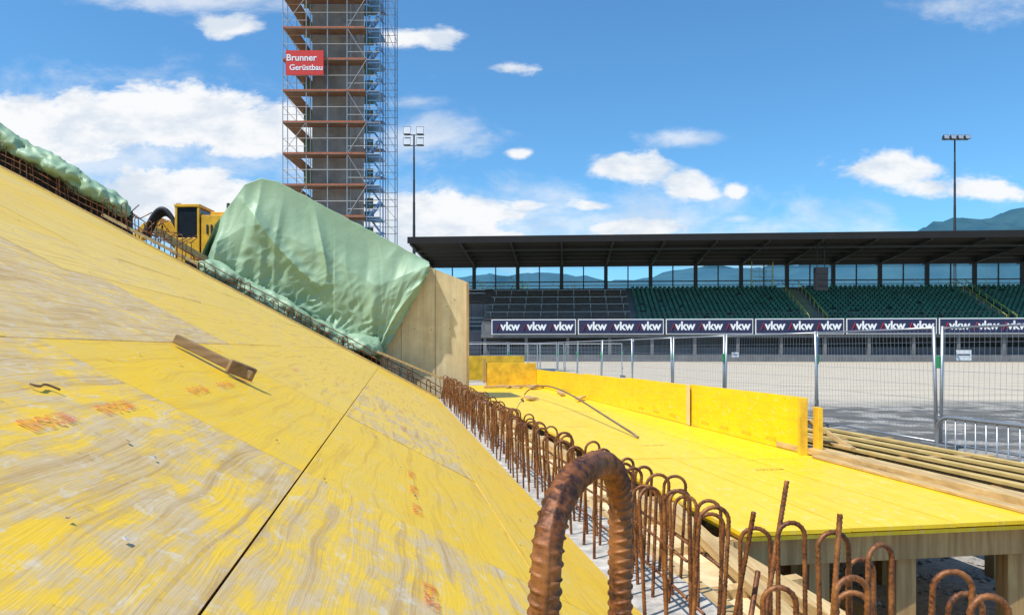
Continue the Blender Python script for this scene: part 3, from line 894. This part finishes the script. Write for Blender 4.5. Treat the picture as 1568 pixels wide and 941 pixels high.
ridge('hills',4200,[(-1.6,ph(440)),(px(0),ph(430)),(px(600),ph(432)),(px(720),ph(424)),(px(900),ph(430)),(px(1050),ph(418)),(px(1250),ph(402)),(px(1380),ph(366)),(px(1470),ph(346)),(px(1560),ph(328)),(px(1700),ph(305)),(1.8,ph(295))],1500,.16,3)
def tree(x,y,h):
    e=empty('deciduous_tree',(x,y,0));mb=MB()
    mb.tube([(0,0,0),(0,0,h*.25),(.2,0,h*.5)],h*.025,'earth',6)
    for k in range(5):
        an=k*1.3;mb.tube([(0,0,h*.3),(math.cos(an)*h*.2,math.sin(an)*h*.2,h*.62)],h*.01,'earth',4)
    mb.build('trunk',e)
    mb=MB()
    for c in range(26):
        while True:
            v=Vector((U(-1,1),U(-1,1),U(-1,1)))
            if v.length<1:break
        cc=Vector((v.x*h*.3,v.y*h*.3,h*.62+v.z*h*.34));rc_=h*U(.07,.13)
        for l in range(45):
            q=cc+Vector((random.gauss(0,.55),random.gauss(0,.55),random.gauss(0,.5)))*rc_
            s=h*.022;a=Vector((U(-1,1),U(-1,1),U(-1,1)))*s;b=Vector((U(-1,1),U(-1,1),U(-1,1)))*s
            mb.add([q-a,q+b,q+a],[(0,1,2)],'leaf')
    mb.build('crown',e)
for x,y,h in((-6,150,17),(2,158,16),(-22,150,12),(14,160,16),(50,165,16),(96,160,17)): tree(x,y,h)

# ------------------------------------------------------------ camera
cam=bpy.data.cameras.new('camera');co=bpy.data.objects.new('camera',cam);sc.collection.objects.link(co)
co.location=(0,0,EYE);co.rotation_euler=(math.pi/2,0,0)
cam.sensor_width=36;cam.lens=36*1130/1568;cam.shift_y=64.5/1568;cam.clip_start=.05;cam.clip_end=12000
sc.camera=co
# ------------------------------------------------------------ light
sd=Vector((-.45,-.34,0)).normalized();el=math.radians(60)
s=Vector((sd.x*math.cos(el),sd.y*math.cos(el),math.sin(el)))
ld=bpy.data.lights.new('sun','SUN');ld.energy=5.0;ld.angle=math.radians(.5);ld.color=(1,.955,.87)
lo=bpy.data.objects.new('sun',ld);sc.collection.objects.link(lo);lo.rotation_euler=s.to_track_quat('Z','Y').to_euler()
g=G('World',True);sc.world=g.m
bg=g.t.nodes['Background']
sky=g.n('ShaderNodeTexSky',{'sky_type':'NISHITA'});sky.sun_disc=False;sky.sun_elevation=el;sky.sun_rotation=math.atan2(s.x,s.y);sky.air_density=1.0;sky.dust_density=.7;sky.ozone_density=1.8
gen=g.n('ShaderNodeTexCoord').outputs['Generated']
sp=g.n('ShaderNodeSeparateXYZ',i0=gen)
yy=g.math('MAXIMUM',sp.outputs[1],.05)
Xc=g.math('DIVIDE',sp.outputs[0],yy);Zc=g.math('DIVIDE',sp.outputs[2],yy)
pv=g.n('ShaderNodeCombineXYZ',X=Xc,Y=Zc,Z=0.0).outputs[0]
n1=g.noise(g.scalev(pv,1,1.9,1),7.0,9,.62,.25)
n0=g.math('SUBTRACT',n1,.5)
nn=g.math('MULTIPLY',n0,3.6)
def blobs(lst):
    acc=None
    for (x,y,rx,ry) in lst:
        v=g.vm('SUBTRACT',pv,(px(x),ph(y),0));v=g.vm('MULTIPLY',v,(1130/rx,1130/ry,0))
        l=g.math('SUBTRACT',1.0,g.vm('LENGTH',v))
        acc=l if acc is None else g.math('MAXIMUM',acc,l)
    return acc
bank=blobs([(-60,195,420,58),(250,180,250,58),(380,205,150,48),(270,300,150,62),(350,310,120,50),(670,335,170,46),(600,365,260,38)])
dense=blobs([(665,57,115,24),(775,103,70,16),(340,40,70,26),(945,257,90,34),(1060,290,56,32),(1127,291,24,16),(905,315,64,18),(795,235,32,13),(805,315,48,14),(1370,260,150,40),(1450,290,150,26),(960,350,130,22)])
faint=blobs([(170,240,440,130),(650,210,110,45),(1050,212,90,14),(300,0,170,22),(1480,5,100,30),(640,155,60,16),(1130,335,60,12),(780,345,640,70),(100,330,360,80)])
bm_=g.mapr(g.math('ADD',bank,g.math('MULTIPLY',n0,2.4)),-.02,.34,0,.98,True)
dm=g.mapr(g.math('ADD',dense,nn),.12,.72,0,.97,True)
fm=g.mapr(g.math('ADD',faint,nn),-.2,1.1,0,.65,True)
mask=g.math('MAXIMUM',bm_,g.math('MAXIMUM',dm,fm))
mask=g.math('MULTIPLY',mask,g.mapr(sp.outputs[1],.05,.2))
shade=g.noise(g.vm('ADD',g.scalev(pv,1,2.0,1),(0,.02,0)),8.0,5,.6)
cc=g.mix(g.mapr(shade,.44,.62,0,.8,True),(9.7,9.8,9.9,1),(6.6,7.5,8.6,1))
sk=g.mix(1.0,sky.outputs[0],(.85,1.52,1.88,1),'MULTIPLY')
g.set(bg.inputs[0],g.mix(mask,sk,cc));bg.inputs[1].default_value=.10
sc.view_settings.view_transform='Standard';sc.view_settings.look='None';sc.view_settings.exposure=0
